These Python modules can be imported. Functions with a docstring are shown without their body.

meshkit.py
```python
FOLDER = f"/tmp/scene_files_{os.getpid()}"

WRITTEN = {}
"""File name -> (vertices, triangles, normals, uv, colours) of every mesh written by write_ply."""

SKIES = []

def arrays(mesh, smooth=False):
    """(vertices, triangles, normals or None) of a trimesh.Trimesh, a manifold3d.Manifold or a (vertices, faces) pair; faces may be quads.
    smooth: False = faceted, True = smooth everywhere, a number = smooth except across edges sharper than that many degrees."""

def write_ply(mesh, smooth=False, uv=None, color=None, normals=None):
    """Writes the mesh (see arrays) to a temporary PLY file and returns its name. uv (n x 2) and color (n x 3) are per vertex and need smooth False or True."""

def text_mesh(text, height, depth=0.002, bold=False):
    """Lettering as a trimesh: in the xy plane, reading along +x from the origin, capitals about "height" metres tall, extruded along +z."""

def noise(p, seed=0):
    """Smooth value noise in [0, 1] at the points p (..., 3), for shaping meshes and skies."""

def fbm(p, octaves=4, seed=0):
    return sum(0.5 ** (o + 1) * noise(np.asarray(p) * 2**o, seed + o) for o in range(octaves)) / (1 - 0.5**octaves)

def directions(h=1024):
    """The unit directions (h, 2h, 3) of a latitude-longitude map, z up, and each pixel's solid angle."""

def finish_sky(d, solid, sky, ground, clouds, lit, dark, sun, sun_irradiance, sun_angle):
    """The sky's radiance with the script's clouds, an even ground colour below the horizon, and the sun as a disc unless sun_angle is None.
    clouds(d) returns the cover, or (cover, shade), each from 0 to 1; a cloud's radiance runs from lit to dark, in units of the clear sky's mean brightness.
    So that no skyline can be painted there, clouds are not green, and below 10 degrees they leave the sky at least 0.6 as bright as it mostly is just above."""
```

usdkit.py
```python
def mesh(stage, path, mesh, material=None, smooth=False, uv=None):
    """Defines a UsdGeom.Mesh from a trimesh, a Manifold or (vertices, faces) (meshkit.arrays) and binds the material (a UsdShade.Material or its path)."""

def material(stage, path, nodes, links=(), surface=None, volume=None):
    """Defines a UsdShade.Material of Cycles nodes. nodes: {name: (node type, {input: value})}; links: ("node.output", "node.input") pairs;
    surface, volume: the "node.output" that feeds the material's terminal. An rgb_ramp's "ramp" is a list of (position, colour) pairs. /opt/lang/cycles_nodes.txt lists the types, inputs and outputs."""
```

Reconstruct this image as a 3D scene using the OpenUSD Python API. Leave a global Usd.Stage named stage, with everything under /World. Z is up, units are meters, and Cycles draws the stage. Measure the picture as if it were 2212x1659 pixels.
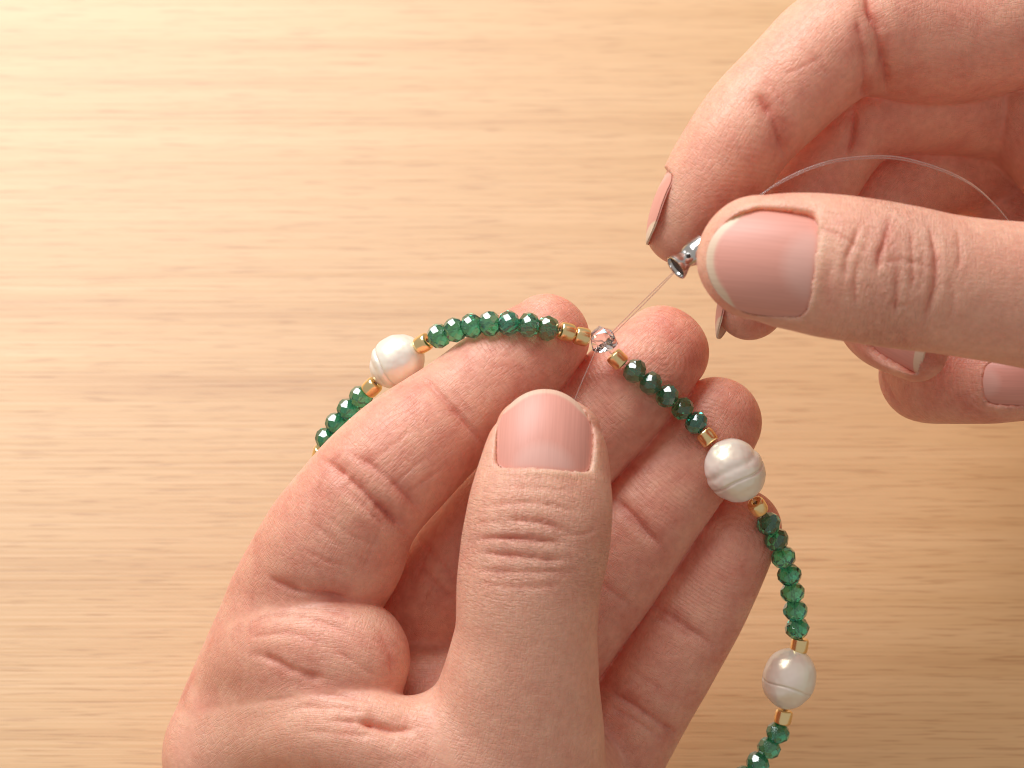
import math
import numpy as np
import trimesh
from scipy.spatial import cKDTree
from scipy.interpolate import PchipInterpolator, CubicSpline
from scipy.ndimage import zoom as nd_zoom
from pxr import Usd, UsdGeom, UsdLux, UsdShade, Gf, Sdf, Vt
import usdkit, meshkit

stage = Usd.Stage.CreateInMemory()
UsdGeom.SetStageUpAxis(stage, UsdGeom.Tokens.z)
UsdGeom.SetStageMetersPerUnit(stage, 1.0)
UsdGeom.Xform.Define(stage, '/World')
stage.SetDefaultPrim(stage.GetPrimAtPath('/World'))
UsdGeom.Scope.Define(stage, '/World/Looks')

# ------------------------------------------------------------------ camera and light
TILT = math.radians(24)                 # camera axis away from the vertical
DIST = 450.0                            # mm from the lens to the plane of the hands
PPM = 14.75                             # photo units (2212 wide) per mm in that plane
RX = np.array([1.0, 0, 0])
RY = np.array([0, math.cos(TILT), math.sin(TILT)])
RZ = np.array([0, -math.sin(TILT), math.cos(TILT)])
ORIGIN = np.array([0, 0, 0.058])        # the middle of the work, above the table


def W(p):
    """bench millimetres (x right, y away, z towards the lens) to world metres"""
    p = np.asarray(p, float)
    return ORIGIN + 0.001 * (p[..., 0:1] * RX + p[..., 1:2] * RY + p[..., 2:3] * RZ)


cam = UsdGeom.Camera.Define(stage, '/World/camera')
cpos = ORIGIN + 0.001 * DIST * RZ
cam.AddTransformOp().Set(Gf.Matrix4d(*RX, 0, *RY, 0, *RZ, 0, *cpos, 1))
cam.CreateHorizontalApertureAttr(36.0)
cam.CreateVerticalApertureAttr(27.0)
cam.CreateFocalLengthAttr(36.0 * DIST / (2212 / PPM))
cam.CreateClippingRangeAttr(Gf.Vec2f(0.01, 50))
cam.CreateFStopAttr(25.0)
cam.CreateFocusDistanceAttr(0.452)
cam.CreateExposureAttr(0.0)


def rect_light(name, pos, target, w, h, intensity, color):
    l = UsdLux.RectLight.Define(stage, '/World/' + name)
    z = np.array(pos, float) - np.array(target, float)
    z /= np.linalg.norm(z)
    x = np.cross([0, 0, 1.0], z); x /= np.linalg.norm(x)
    y = np.cross(z, x)
    l.AddTransformOp().Set(Gf.Matrix4d(*x, 0, *y, 0, *z, 0, *map(float, pos), 1))
    l.CreateWidthAttr(w); l.CreateHeightAttr(h)
    l.CreateIntensityAttr(intensity)
    l.CreateColorAttr(Gf.Vec3f(*color))
    return l


# a large window up and to the left, beyond the table
rect_light('window_light', (-0.22, 0.37, 0.42), (-0.08, 0.06, 0.02), 0.44, 0.32, 10.9, (1.0, 0.99, 0.985))
dome = UsdLux.DomeLight.Define(stage, '/World/room_light')      # the pale room around the table
dome.CreateIntensityAttr(0.14)
dome.CreateColorAttr(Gf.Vec3f(1.0, 0.93, 0.86))

# ------------------------------------------------------------------ helpers
used = {}


def name_for(parent, name):
    k = (parent, name)
    n = used.get(k, 0)
    used[k] = n + 1
    return f'{parent}/{name}' if n == 0 else f'{parent}/{name}_{n:03d}'


def tag(prim, label=None, category=None, group=None, kind=None):
    for k, v in (('label', label), ('category', category), ('group', group), ('kind', kind)):
        if v:
            prim.SetCustomDataByKey(k, v)


def thing(name, label, category):
    x = UsdGeom.Xform.Define(stage, name_for('/World', name))
    tag(x.GetPrim(), label, category)
    return x.GetPath().pathString


def put(parent, name, mesh, mat, smooth=True, label=None, attrs=None):
    """one mesh prim; vertices in bench millimetres"""
    v, f = (mesh.vertices, mesh.faces) if hasattr(mesh, 'vertices') else mesh
    path = name_for(parent, name)
    m = usdkit.mesh(stage, path, (W(v), np.asarray(f)), mat, smooth=smooth)
    for k, a in (attrs or {}).items():
        pv = UsdGeom.PrimvarsAPI(m).CreatePrimvar(k, Sdf.ValueTypeNames.Float3Array, 'vertex')
        pv.Set(Vt.Vec3fArray.FromNumpy(np.asarray(a, np.float32)))
    if label:
        tag(m.GetPrim(), label)
    return path


def P(vx, vy, z):
    """photo position at a depth of z mm in front of the bench plane"""
    vx, vy, z = np.broadcast_arrays(np.asarray(vx, float), vy, z)
    s = 1 - z / DIST
    return np.stack([(vx - 1106) / PPM * s, (829.5 - vy) / PPM * s, z], -1)


def unP(p):
    s = 1 - p[:, 2] / DIST
    return np.stack([p[:, 0] / s * PPM + 1106, 829.5 - p[:, 1] / s * PPM], -1)


def sstep(a, b, x):
    t = np.clip((x - a) / (b - a), 0, 1)
    return t * t * (3 - 2 * t)


def unit(v):
    return v / np.maximum(np.linalg.norm(v, axis=-1, keepdims=True), 1e-9)


# ------------------------------------------------------------------ materials
def mat(name, nodes, links=(), surface='p.BSDF', volume=None):
    usdkit.material(stage, '/World/Looks/' + name, nodes, links, surface=surface, volume=volume)
    return '/World/Looks/' + name


M = {}
#WOOD
M['wood'] = mat('wood', {
    'g': ('geometry', {}),
    'm1': ('mapping', {'scale': (5.0, 215, 1)}), 'n1': ('noise_texture', {'scale': 1.0, 'detail': 4, 'roughness': 0.6, 'distortion': 0.35}),
    'm2': ('mapping', {'scale': (16, 1700, 1)}), 'n2': ('noise_texture', {'scale': 1.0, 'detail': 3, 'roughness': 0.6}),
    'm3': ('mapping', {'scale': (95, 2600, 1), 'location': (3, 7, 0)}), 'n3': ('noise_texture', {'scale': 1.0, 'detail': 2}),
    'm4': ('mapping', {'scale': (5, 14, 1)}), 'n4': ('noise_texture', {'scale': 1.0, 'detail': 2}),
    'r1': ('rgb_ramp', {'ramp': [(0.24, (0.50, 0.275, 0.115)), (0.42, (0.575, 0.341, 0.152)), (0.58, (0.605, 0.369, 0.174)), (0.75, (0.63, 0.396, 0.196))]}),
    'r2': ('rgb_ramp', {'ramp': [(0.3, (0.91, 0.885, 0.85)), (0.55, (1, 1, 1))]}),
    'r3': ('rgb_ramp', {'ramp': [(0.56, (1, 1, 1)), (0.66, (0.60, 0.45, 0.31))]}),
    'r4': ('rgb_ramp', {'ramp': [(0.3, (0.95, 0.93, 0.9)), (0.7, (1.03, 1.02, 1.0))]}),
    'x1': ('mix_color', {'blend_type': 'multiply', 'fac': 1.0, 'use_clamp': False}),
    'x2': ('mix_color', {'blend_type': 'multiply', 'fac': 0.5, 'use_clamp': False}),
    'x3': ('mix_color', {'blend_type': 'multiply', 'fac': 1.0, 'use_clamp': False}),
    'b': ('bump', {'strength': 0.25, 'distance': 0.0002}),
    'p': ('principled_bsdf', {'roughness': 0.46, 'specular_ior_level': 0.85}),
}, [('g.position', 'm1.vector'), ('m1.vector', 'n1.vector'), ('g.position', 'm2.vector'), ('m2.vector', 'n2.vector'),
    ('g.position', 'm3.vector'), ('m3.vector', 'n3.vector'), ('g.position', 'm4.vector'), ('m4.vector', 'n4.vector'),
    ('n1.fac', 'r1.fac'), ('n2.fac', 'r2.fac'), ('n3.fac', 'r3.fac'), ('n4.fac', 'r4.fac'),
    ('r1.color', 'x1.a'), ('r2.color', 'x1.b'), ('x1.result', 'x2.a'), ('r3.color', 'x2.b'), ('x2.result', 'x3.a'), ('r4.color', 'x3.b'),
    ('x3.result', 'p.base_color'), ('n2.fac', 'b.height'), ('b.normal', 'p.normal')])

#SKIN
M['skin'] = mat('skin', {
    'uv': ('attribute', {'attribute': 'skin_place'}), 'mk': ('attribute', {'attribute': 'skin_kind'}), 'sp': ('separate_xyz', {}),
    'g': ('geometry', {}), 'mm': ('mapping', {'scale': (1000, 1000, 1000)}),
    # fingerprint ridges, bent by a slow noise
    'pl': ('separate_xyz', {}),
    'mr': ('mapping', {'scale': (1, 0.55, 0)}),
    'rw': ('wave_texture', {'wave_type': 'rings', 'rings_direction': 'spherical', 'scale': 0.5, 'distortion': 5.0, 'detail': 0.0, 'detail_scale': 0.16}),
    'rm': ('math', {'math_type': 'multiply'}), 'ra': ('math', {'math_type': 'multiply', 'value2': 0.042}),
    # wrinkles across the finger, deeper over the knuckle
    'mw': ('mapping', {'scale': (2.7, 0.42, 0)}), 'wn': ('noise_texture', {'dimensions': '2D', 'scale': 1.0, 'detail': 2, 'roughness': 0.65}),
    'wr': ('rgb_ramp', {'ramp': [(0.34, (0, 0, 0)), (0.5, (1, 1, 1)), (0.66, (0.5, 0.5, 0.5))]}),
    'wk': ('math', {'math_type': 'multiply_add', 'value2': 0.13, 'value3': 0.034}), 'wa': ('math', {'math_type': 'multiply'}),
    # lines along the finger
    'ml': ('mapping', {'scale': (0.22, 1.5, 0), 'rotation': (0, 0, 0.25)}), 'ln': ('noise_texture', {'dimensions': '2D', 'scale': 1.0, 'detail': 1, 'roughness': 0.6}),
    'lr': ('rgb_ramp', {'ramp': [(0.40, (1, 1, 1)), (0.47, (0, 0, 0)), (0.54, (1, 1, 1))]}),
    'la': ('math', {'math_type': 'multiply', 'value2': 0.034}),
    # the small lozenges of skin
    'mv': ('mapping', {'scale': (1.3, 0.95, 0), 'rotation': (0, 0, 0.5)}), 'vo': ('voronoi_texture', {'dimensions': '2D', 'feature': 'distance_to_edge', 'scale': 1.0, 'randomness': 0.9}),
    'vr': ('rgb_ramp', {'ramp': [(0.0, (0, 0, 0)), (0.16, (0.8, 0.8, 0.8)), (0.4, (1, 1, 1))]}),
    'va': ('math', {'math_type': 'multiply', 'value2': 0.021}),
    'fn': ('noise_texture', {'scale': 2.2, 'detail': 2, 'roughness': 0.65}), 'fa': ('math', {'math_type': 'multiply', 'value2': 0.06}),
    's1': ('math', {'math_type': 'add'}), 's2': ('math', {'math_type': 'add'}), 's3': ('math', {'math_type': 'add'}), 's4': ('math', {'math_type': 'multiply_add'}),
    'b': ('bump', {'strength': 1.0, 'distance': 0.001}),
    # colour: blood near the surface, freckling, pale ridges
    'cn': ('noise_texture', {'scale': 0.2, 'detail': 2, 'roughness': 0.6}), 'cn2': ('noise_texture', {'scale': 1.1, 'detail': 2}),
    'cs': ('math', {'math_type': 'multiply_add', 'value2': 1.5, 'value3': -0.75}), 'ca': ('math', {'math_type': 'add', 'use_clamp': True}),
    'cc': ('rgb_ramp', {'ramp': [(0.0, (0.76, 0.415, 0.295)), (0.35, (0.735, 0.375, 0.265)), (0.7, (0.69, 0.315, 0.225)), (1.0, (0.62, 0.235, 0.165))]}),
    'cm': ('rgb_ramp', {'ramp': [(0.3, (0.93, 0.9, 0.9)), (0.7, (1.04, 1.04, 1.04))]}),
    'cx': ('mix_color', {'blend_type': 'multiply', 'fac': 1.0, 'use_clamp': False}),
    'p': ('principled_bsdf', {'roughness': 0.43, 'specular_ior_level': 0.45, 'subsurface_weight': 0.35, 'subsurface_scale': 0.0012,
                              'subsurface_radius': (1.0, 0.32, 0.18), 'subsurface_method': 'random_walk'}),
}, [('g.position', 'mm.vector'), ('mk.vector', 'sp.vector'),
    ('uv.vector', 'pl.vector'), ('uv.vector', 'mr.vector'), ('mr.vector', 'rw.vector'), ('rw.fac', 'rm.value1'), ('sp.x', 'rm.value2'), ('rm.value', 'ra.value1'),
    ('uv.vector', 'mw.vector'), ('mw.vector', 'wn.vector'), ('wn.fac', 'wr.fac'), ('sp.y', 'wk.value1'), ('wr.color', 'wa.value1'), ('wk.value', 'wa.value2'),
    ('uv.vector', 'ml.vector'), ('ml.vector', 'ln.vector'), ('ln.fac', 'lr.fac'), ('lr.color', 'la.value1'),
    ('uv.vector', 'mv.vector'), ('mv.vector', 'vo.vector'), ('vo.distance', 'vr.fac'), ('vr.color', 'va.value1'),
    ('mm.vector', 'fn.vector'), ('fn.fac', 'fa.value1'),
    ('ra.value', 's1.value1'), ('wa.value', 's1.value2'), ('s1.value', 's2.value1'), ('la.value', 's2.value2'), ('s2.value', 's3.value1'), ('va.value', 's3.value2'),
    ('s3.value', 's4.value1'), ('pl.z', 's4.value2'), ('fa.value', 's4.value3'), ('s4.value', 'b.height'), ('b.normal', 'p.normal'),
    ('mm.vector', 'cn.vector'), ('mm.vector', 'cn2.vector'), ('cn.fac', 'cs.value1'), ('cs.value', 'ca.value1'), ('sp.z', 'ca.value2'), ('ca.value', 'cc.fac'),
    ('cc.color', 'cx.a'), ('cn2.fac', 'cm.fac'), ('cm.color', 'cx.b'), ('cx.result', 'p.base_color')])

M['nail'] = mat('nail', {
    'uv': ('attribute', {'attribute': 'nail_place'}), 'sp': ('separate_xyz', {}),
    'm': ('mapping', {'scale': (0.12, 9.0, 1)}), 'n': ('noise_texture', {'scale': 1.0, 'detail': 2}),
    'r': ('rgb_ramp', {'ramp': [(0.0, (0.672, 0.378, 0.32)), (0.10, (0.668, 0.365, 0.305)), (0.19, (0.645, 0.31, 0.25)), (0.8, (0.63, 0.285, 0.225)), (0.855, (0.64, 0.32, 0.25)), (0.885, (0.66, 0.49, 0.355)), (1.0, (0.68, 0.53, 0.40))]}),
    'nr': ('rgb_ramp', {'ramp': [(0.35, (0.95, 0.93, 0.93)), (0.65, (1.06, 1.05, 1.05))]}),
    'x': ('mix_color', {'blend_type': 'multiply', 'fac': 1.0, 'use_clamp': False}),
    'b': ('bump', {'strength': 0.25, 'distance': 0.00006}),
    'p': ('principled_bsdf', {'roughness': 0.42, 'specular_ior_level': 0.35}),
}, [('uv.vector', 'sp.vector'), ('sp.z', 'r.fac'), ('uv.vector', 'm.vector'), ('m.vector', 'n.vector'), ('n.fac', 'nr.fac'), ('n.fac', 'b.height'), ('b.normal', 'p.normal'),
    ('r.color', 'x.a'), ('nr.color', 'x.b'), ('x.result', 'p.base_color')])

#METALS AND GLASS
M['gold'] = mat('gold', {'n': ('noise_texture', {'scale': 900.0, 'detail': 2}), 'g': ('geometry', {}), 'b': ('bump', {'strength': 0.15, 'distance': 0.0001}),
                         'p': ('principled_bsdf', {'base_color': (0.95, 0.745, 0.39), 'metallic': 1.0, 'roughness': 0.24})},
                [('g.position', 'n.vector'), ('n.fac', 'b.height'), ('b.normal', 'p.normal')])
M['silver'] = mat('silver', {'p': ('principled_bsdf', {'base_color': (0.66, 0.65, 0.64), 'metallic': 1.0, 'roughness': 0.17})})
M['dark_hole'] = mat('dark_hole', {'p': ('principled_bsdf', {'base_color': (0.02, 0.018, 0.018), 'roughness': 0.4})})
M['green_glass'] = mat('green_glass', {
    'o': ('object_info', {}), 'r': ('rgb_ramp', {'ramp': [(0, (0.03, 0.36, 0.21)), (0.35, (0.06, 0.43, 0.28)), (0.7, (0.09, 0.46, 0.26)), (1, (0.14, 0.44, 0.20))]}),
    'p': ('principled_bsdf', {'roughness': 0.03, 'ior': 1.56, 'transmission_weight': 0.92, 'specular_ior_level': 0.7, 'coat_weight': 0.6, 'coat_roughness': 0.02, 'coat_ior': 1.7, 'coat_tint': (0.84, 0.96, 1.0)})},
    [('o.random', 'r.fac'), ('r.color', 'p.base_color')])
M['green_core'] = mat('green_core', {'p': ('principled_bsdf', {'base_color': (0.02, 0.22, 0.12), 'roughness': 0.3})})
M['crystal'] = mat('crystal', {'p': ('principled_bsdf', {'base_color': (1.0, 0.95, 0.95), 'roughness': 0.02, 'ior': 1.5, 'transmission_weight': 0.97, 'coat_weight': 0.4, 'coat_ior': 1.8, 'thin_film_thickness': 380.0, 'thin_film_ior': 1.35})})
M['pearl'] = mat('pearl', {
    'g': ('geometry', {}), 'n': ('noise_texture', {'scale': 260.0, 'detail': 3}), 'lw': ('layer_weight', {'blend': 0.45}),
    'r': ('rgb_ramp', {'ramp': [(0.3, (0.89, 0.81, 0.725)), (0.7, (0.93, 0.865, 0.79))]}),
    'b': ('bump', {'strength': 0.2, 'distance': 0.0003}),
    'p': ('principled_bsdf', {'roughness': 0.33, 'specular_ior_level': 0.9, 'metallic': 0.25, 
                              'coat_weight': 0.7, 'coat_roughness': 0.27, 'coat_ior': 1.7, 'sheen_weight': 0.15, 'sheen_tint': (1, 0.85, 0.85), 'thin_film_thickness': 420.0, 'thin_film_ior': 1.45})},
    [('g.position', 'n.vector'), ('n.fac', 'r.fac'), ('r.color', 'p.base_color'), ('n.fac', 'b.height'), ('b.normal', 'p.normal')])
M['nylon'] = mat('nylon', {'p': ('principled_bsdf', {'base_color': (0.84, 0.74, 0.71), 'roughness': 0.15, 'transmission_weight': 0.85, 'ior': 1.5})})

# ------------------------------------------------------------------ table
tb = trimesh.creation.box((1.6, 1.2, 0.03)); tb.apply_translation((0, 0.1, -0.015))
m = usdkit.mesh(stage, '/World/tabletop', tb, M['wood'])
tag(m.GetPrim(), 'pale wooden tabletop with fine grain running left to right', kind='structure')


# ------------------------------------------------------------------ flesh
class Tube:
    """a finger or a mass of the palm: a spline through (vx, vy, z, half width, k) with an oval section"""

    def __init__(self, name, pts, ratio=0.9, dorsal=(0, 0, -1), tip=0.95, k=1.0):
        self.name, self.ratio = name, ratio
        q = np.array([list(p) + [k] * (5 - len(p)) for p in pts], float)
        c = P(q[:, 0], q[:, 1], q[:, 2])
        ra = q[:, 3] / PPM * (1 - q[:, 2] / DIST)
        L = np.concatenate([[0], np.cumsum(np.linalg.norm(np.diff(c, axis=0), axis=1))])
        t = np.arange(0, L[-1] + 0.4, 0.4); t[-1] = L[-1]
        self.t = t
        self.c = CubicSpline(L, c)(t) if len(L) > 2 else np.stack([np.interp(t, L, c[:, i]) for i in range(3)], -1)
        self.ra = PchipInterpolator(L, ra)(t)
        self.k = np.interp(t, L, q[:, 4])
        T = unit(np.gradient(self.c, t, axis=0))
        d = np.asarray(dorsal, float)
        d = np.broadcast_to(d, T.shape) if d.ndim == 1 else np.stack([np.interp(t, L, d[:, i]) for i in range(3)], -1)
        D = unit(d - (d * T).sum(-1, keepdims=True) * T)
        self.T, self.D, self.S = T, D, np.cross(T, D)
        self.tip = tip
        self.front = 1 if D[:, 2].mean() > 0.5 else -1   # the seam of the skin's place runs along the far side
        self.tree = cKDTree(self.c)
        r = self.ra.max() + 6
        self.lo, self.hi = self.c.min(0) - r, self.c.max(0) + r

    def local(self, p):
        i = self.tree.query(p, workers=-1)[1]
        q = p - self.c[i]
        tau = (q * self.T[i]).sum(-1)
        last = len(self.t) - 1
        # continuous parameter along the spline
        step = np.clip(tau, -0.4, 0.4)
        tt = np.clip(self.t[i] + step, 0, self.t[-1])
        over = np.where((i == 0) & (tau < 0) | (i == last) & (tau > 0), tau, tau - step)
        s, d = (q * self.S[i]).sum(-1), (q * self.D[i]).sum(-1)
        ra = np.interp(tt, self.t, self.ra)
        return i, tt, over, s, d, ra

    def field(self, p, more=False):
        i, tt, over, s, d, ra = self.local(p)
        rb = ra * self.ratio
        end = np.where(i == len(self.t) - 1, ra * self.tip, ra)
        o = np.abs(over)
        m = np.sqrt(s * s + d * d + o * o) + 1e-9
        kk = np.sqrt((s / ra) ** 2 + (d / rb) ** 2 + (o / end) ** 2) + 1e-9
        dist = (kk - 1) * m / kk
        k = np.interp(tt, self.t, self.k)
        if more:
            return dist, k, tt + over, np.arctan2(s, d * self.front) * ra
        return dist, k


def smin(a, b, k):
    h = np.maximum(k - np.abs(a - b), 0) / np.maximum(k, 1e-6)
    return np.minimum(a, b) - h * h * k * 0.25


def hand_field(tubes, p):
    out = np.full(len(p), 9.0)
    for tb in tubes:
        inside = np.all((p > tb.lo) & (p < tb.hi), axis=1)
        if inside.any():
            d, k = tb.field(p[inside])
            out[inside] = smin(out[inside], d, k)
    return out


def hand_owner(tubes, p):
    """which tube each point belongs to, with its place along and around it and how clearly it belongs there"""
    best = np.full(len(p), 1e9); second = np.full(len(p), 1e9)
    who = np.zeros(len(p), int); uv = np.zeros((len(p), 2)); dv = np.zeros((len(p), 3))
    for n, tb in enumerate(tubes):
        inside = np.nonzero(np.all((p > tb.lo) & (p < tb.hi), axis=1))[0]
        if not len(inside):
            continue
        d, k, t, a = tb.field(p[inside], True)
        win = d < best[inside]
        second[inside] = np.where(win, best[inside], np.minimum(second[inside], d))
        w = inside[win]
        best[w] = d[win]; who[w] = n; uv[w, 0] = t[win]; uv[w, 1] = a[win]
        dv[w] = tb.D[tb.tree.query(p[w])[1]]
    return who, uv, np.clip(second - best, 0, 9), dv


def surface_nets(F, lo, h):
    s = F < 0
    nx, ny, nz = F.shape
    c = np.zeros((nx - 1, ny - 1, nz - 1), np.uint8)
    for a, b, d in np.ndindex(2, 2, 2):
        c += s[a:nx - 1 + a, b:ny - 1 + b, d:nz - 1 + d]
    act = (c > 0) & (c < 8)
    ids = np.full(act.shape, -1, np.int64)
    ijk = np.argwhere(act)
    ids[act] = np.arange(len(ijk))
    acc = np.zeros((len(ijk), 3)); cnt = np.zeros(len(ijk))
    I, J, K = ijk.T
    corners = [(a, b, d) for a in (0, 1) for b in (0, 1) for d in (0, 1)]
    for a in corners:
        for ax in range(3):
            if a[ax] == 0:
                b = list(a); b[ax] = 1
                fa = F[I + a[0], J + a[1], K + a[2]]; fb = F[I + b[0], J + b[1], K + b[2]]
                x = (fa < 0) != (fb < 0)
                w = np.where(x, fa / np.where(fa == fb, 1, fa - fb), 0)
                pt = np.array(a, float)[None] + np.eye(3)[ax][None] * w[:, None]
                acc[x] += pt[x]; cnt[x] += 1
    v = lo + h * (ijk + acc / cnt[:, None])
    faces = []
    for ax in range(3):
        u, w = (ax + 1) % 3, (ax + 2) % 3
        sl0 = [slice(None)] * 3; sl1 = [slice(None)] * 3
        sl0[ax] = slice(0, -1); sl1[ax] = slice(1, None)
        cross = s[tuple(sl0)] != s[tuple(sl1)]
        e = np.argwhere(cross)
        ok = (e[:, u] > 0) & (e[:, w] > 0) & (e[:, u] < act.shape[u]) & (e[:, w] < act.shape[w]) & (e[:, ax] < act.shape[ax])
        e = e[ok]
        flip = s[tuple(sl0)][tuple(e.T)]
        q = []
        for du, dw in ((1, 1), (0, 1), (0, 0), (1, 0)):
            z = e.copy(); z[:, u] -= du; z[:, w] -= dw
            q.append(ids[tuple(z.T)])
        q = np.stack(q, 1)
        q[~flip] = q[~flip][:, ::-1]
        faces.append(q)
    q = np.vstack(faces)
    q = q[(q >= 0).all(1)]
    return v, np.vstack([q[:, [0, 1, 2]], q[:, [0, 2, 3]]])


def normals(v, f):
    n = np.zeros_like(v)
    fn = np.cross(v[f[:, 1]] - v[f[:, 0]], v[f[:, 2]] - v[f[:, 0]])
    for k in range(3):
        for a in range(3):
            n[:, a] += np.bincount(f[:, k], fn[:, a], len(v))
    return unit(n)


def smooth(v, f, rounds, lam=0.5):
    e = np.vstack([f[:, [0, 1]], f[:, [1, 2]], f[:, [2, 0]]])
    deg = np.bincount(e[:, 0], minlength=len(v)) + np.bincount(e[:, 1], minlength=len(v))
    for r in range(rounds):
        acc = np.stack([np.bincount(e[:, 0], v[e[:, 1], a], len(v)) + np.bincount(e[:, 1], v[e[:, 0], a], len(v)) for a in range(3)], -1)
        v = v + lam * (acc / np.maximum(deg, 1)[:, None] - v)
    return v


def flesh(tubes, lo, hi, h):
    lo, hi = np.array(lo, float), np.array(hi, float)
    q = 4
    n = np.ceil((hi - lo) / (h * q)).astype(int) + 1
    g = np.stack(np.meshgrid(*[lo[a] + h * q * np.arange(n[a]) for a in range(3)], indexing='ij'), -1).reshape(-1, 3)
    C = hand_field(tubes, g).reshape(n)
    F = nd_zoom(C, [(q * (m - 1) + 1) / m for m in n], order=1, grid_mode=False, mode='nearest').astype(np.float32)
    band = np.argwhere(np.abs(F) < 2.2)
    F[tuple(band.T)] = hand_field(tubes, lo + h * band)
    for a in range(3):                               # closed where the arm leaves the box
        sl = [slice(None)] * 3
        for e in (0, -1):
            sl[a] = e
            F[tuple(sl)] = np.maximum(F[tuple(sl)], 0.3)
    v, f = surface_nets(F, lo, h)
    v = smooth(v, f, 2)
    return v, f


def polyline_distance(q, line):
    """distance of photo positions to a polyline, and the place along it from 0 to 1"""
    line = np.asarray(line, float)
    best = np.full(len(q), 1e9); at = np.zeros(len(q))
    seg = np.linalg.norm(np.diff(line, axis=0), axis=1)
    cum = np.concatenate([[0], np.cumsum(seg)])
    for i in range(len(line) - 1):
        a, b = line[i], line[i + 1]
        t = np.clip(((q - a) @ (b - a)) / max(seg[i] ** 2, 1e-9), 0, 1)
        d = np.linalg.norm(q - a - t[:, None] * (b - a), axis=1)
        w = d < best
        best[w] = d[w]; at[w] = (cum[i] + t[w] * seg[i]) / cum[-1]
    return best, at


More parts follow.
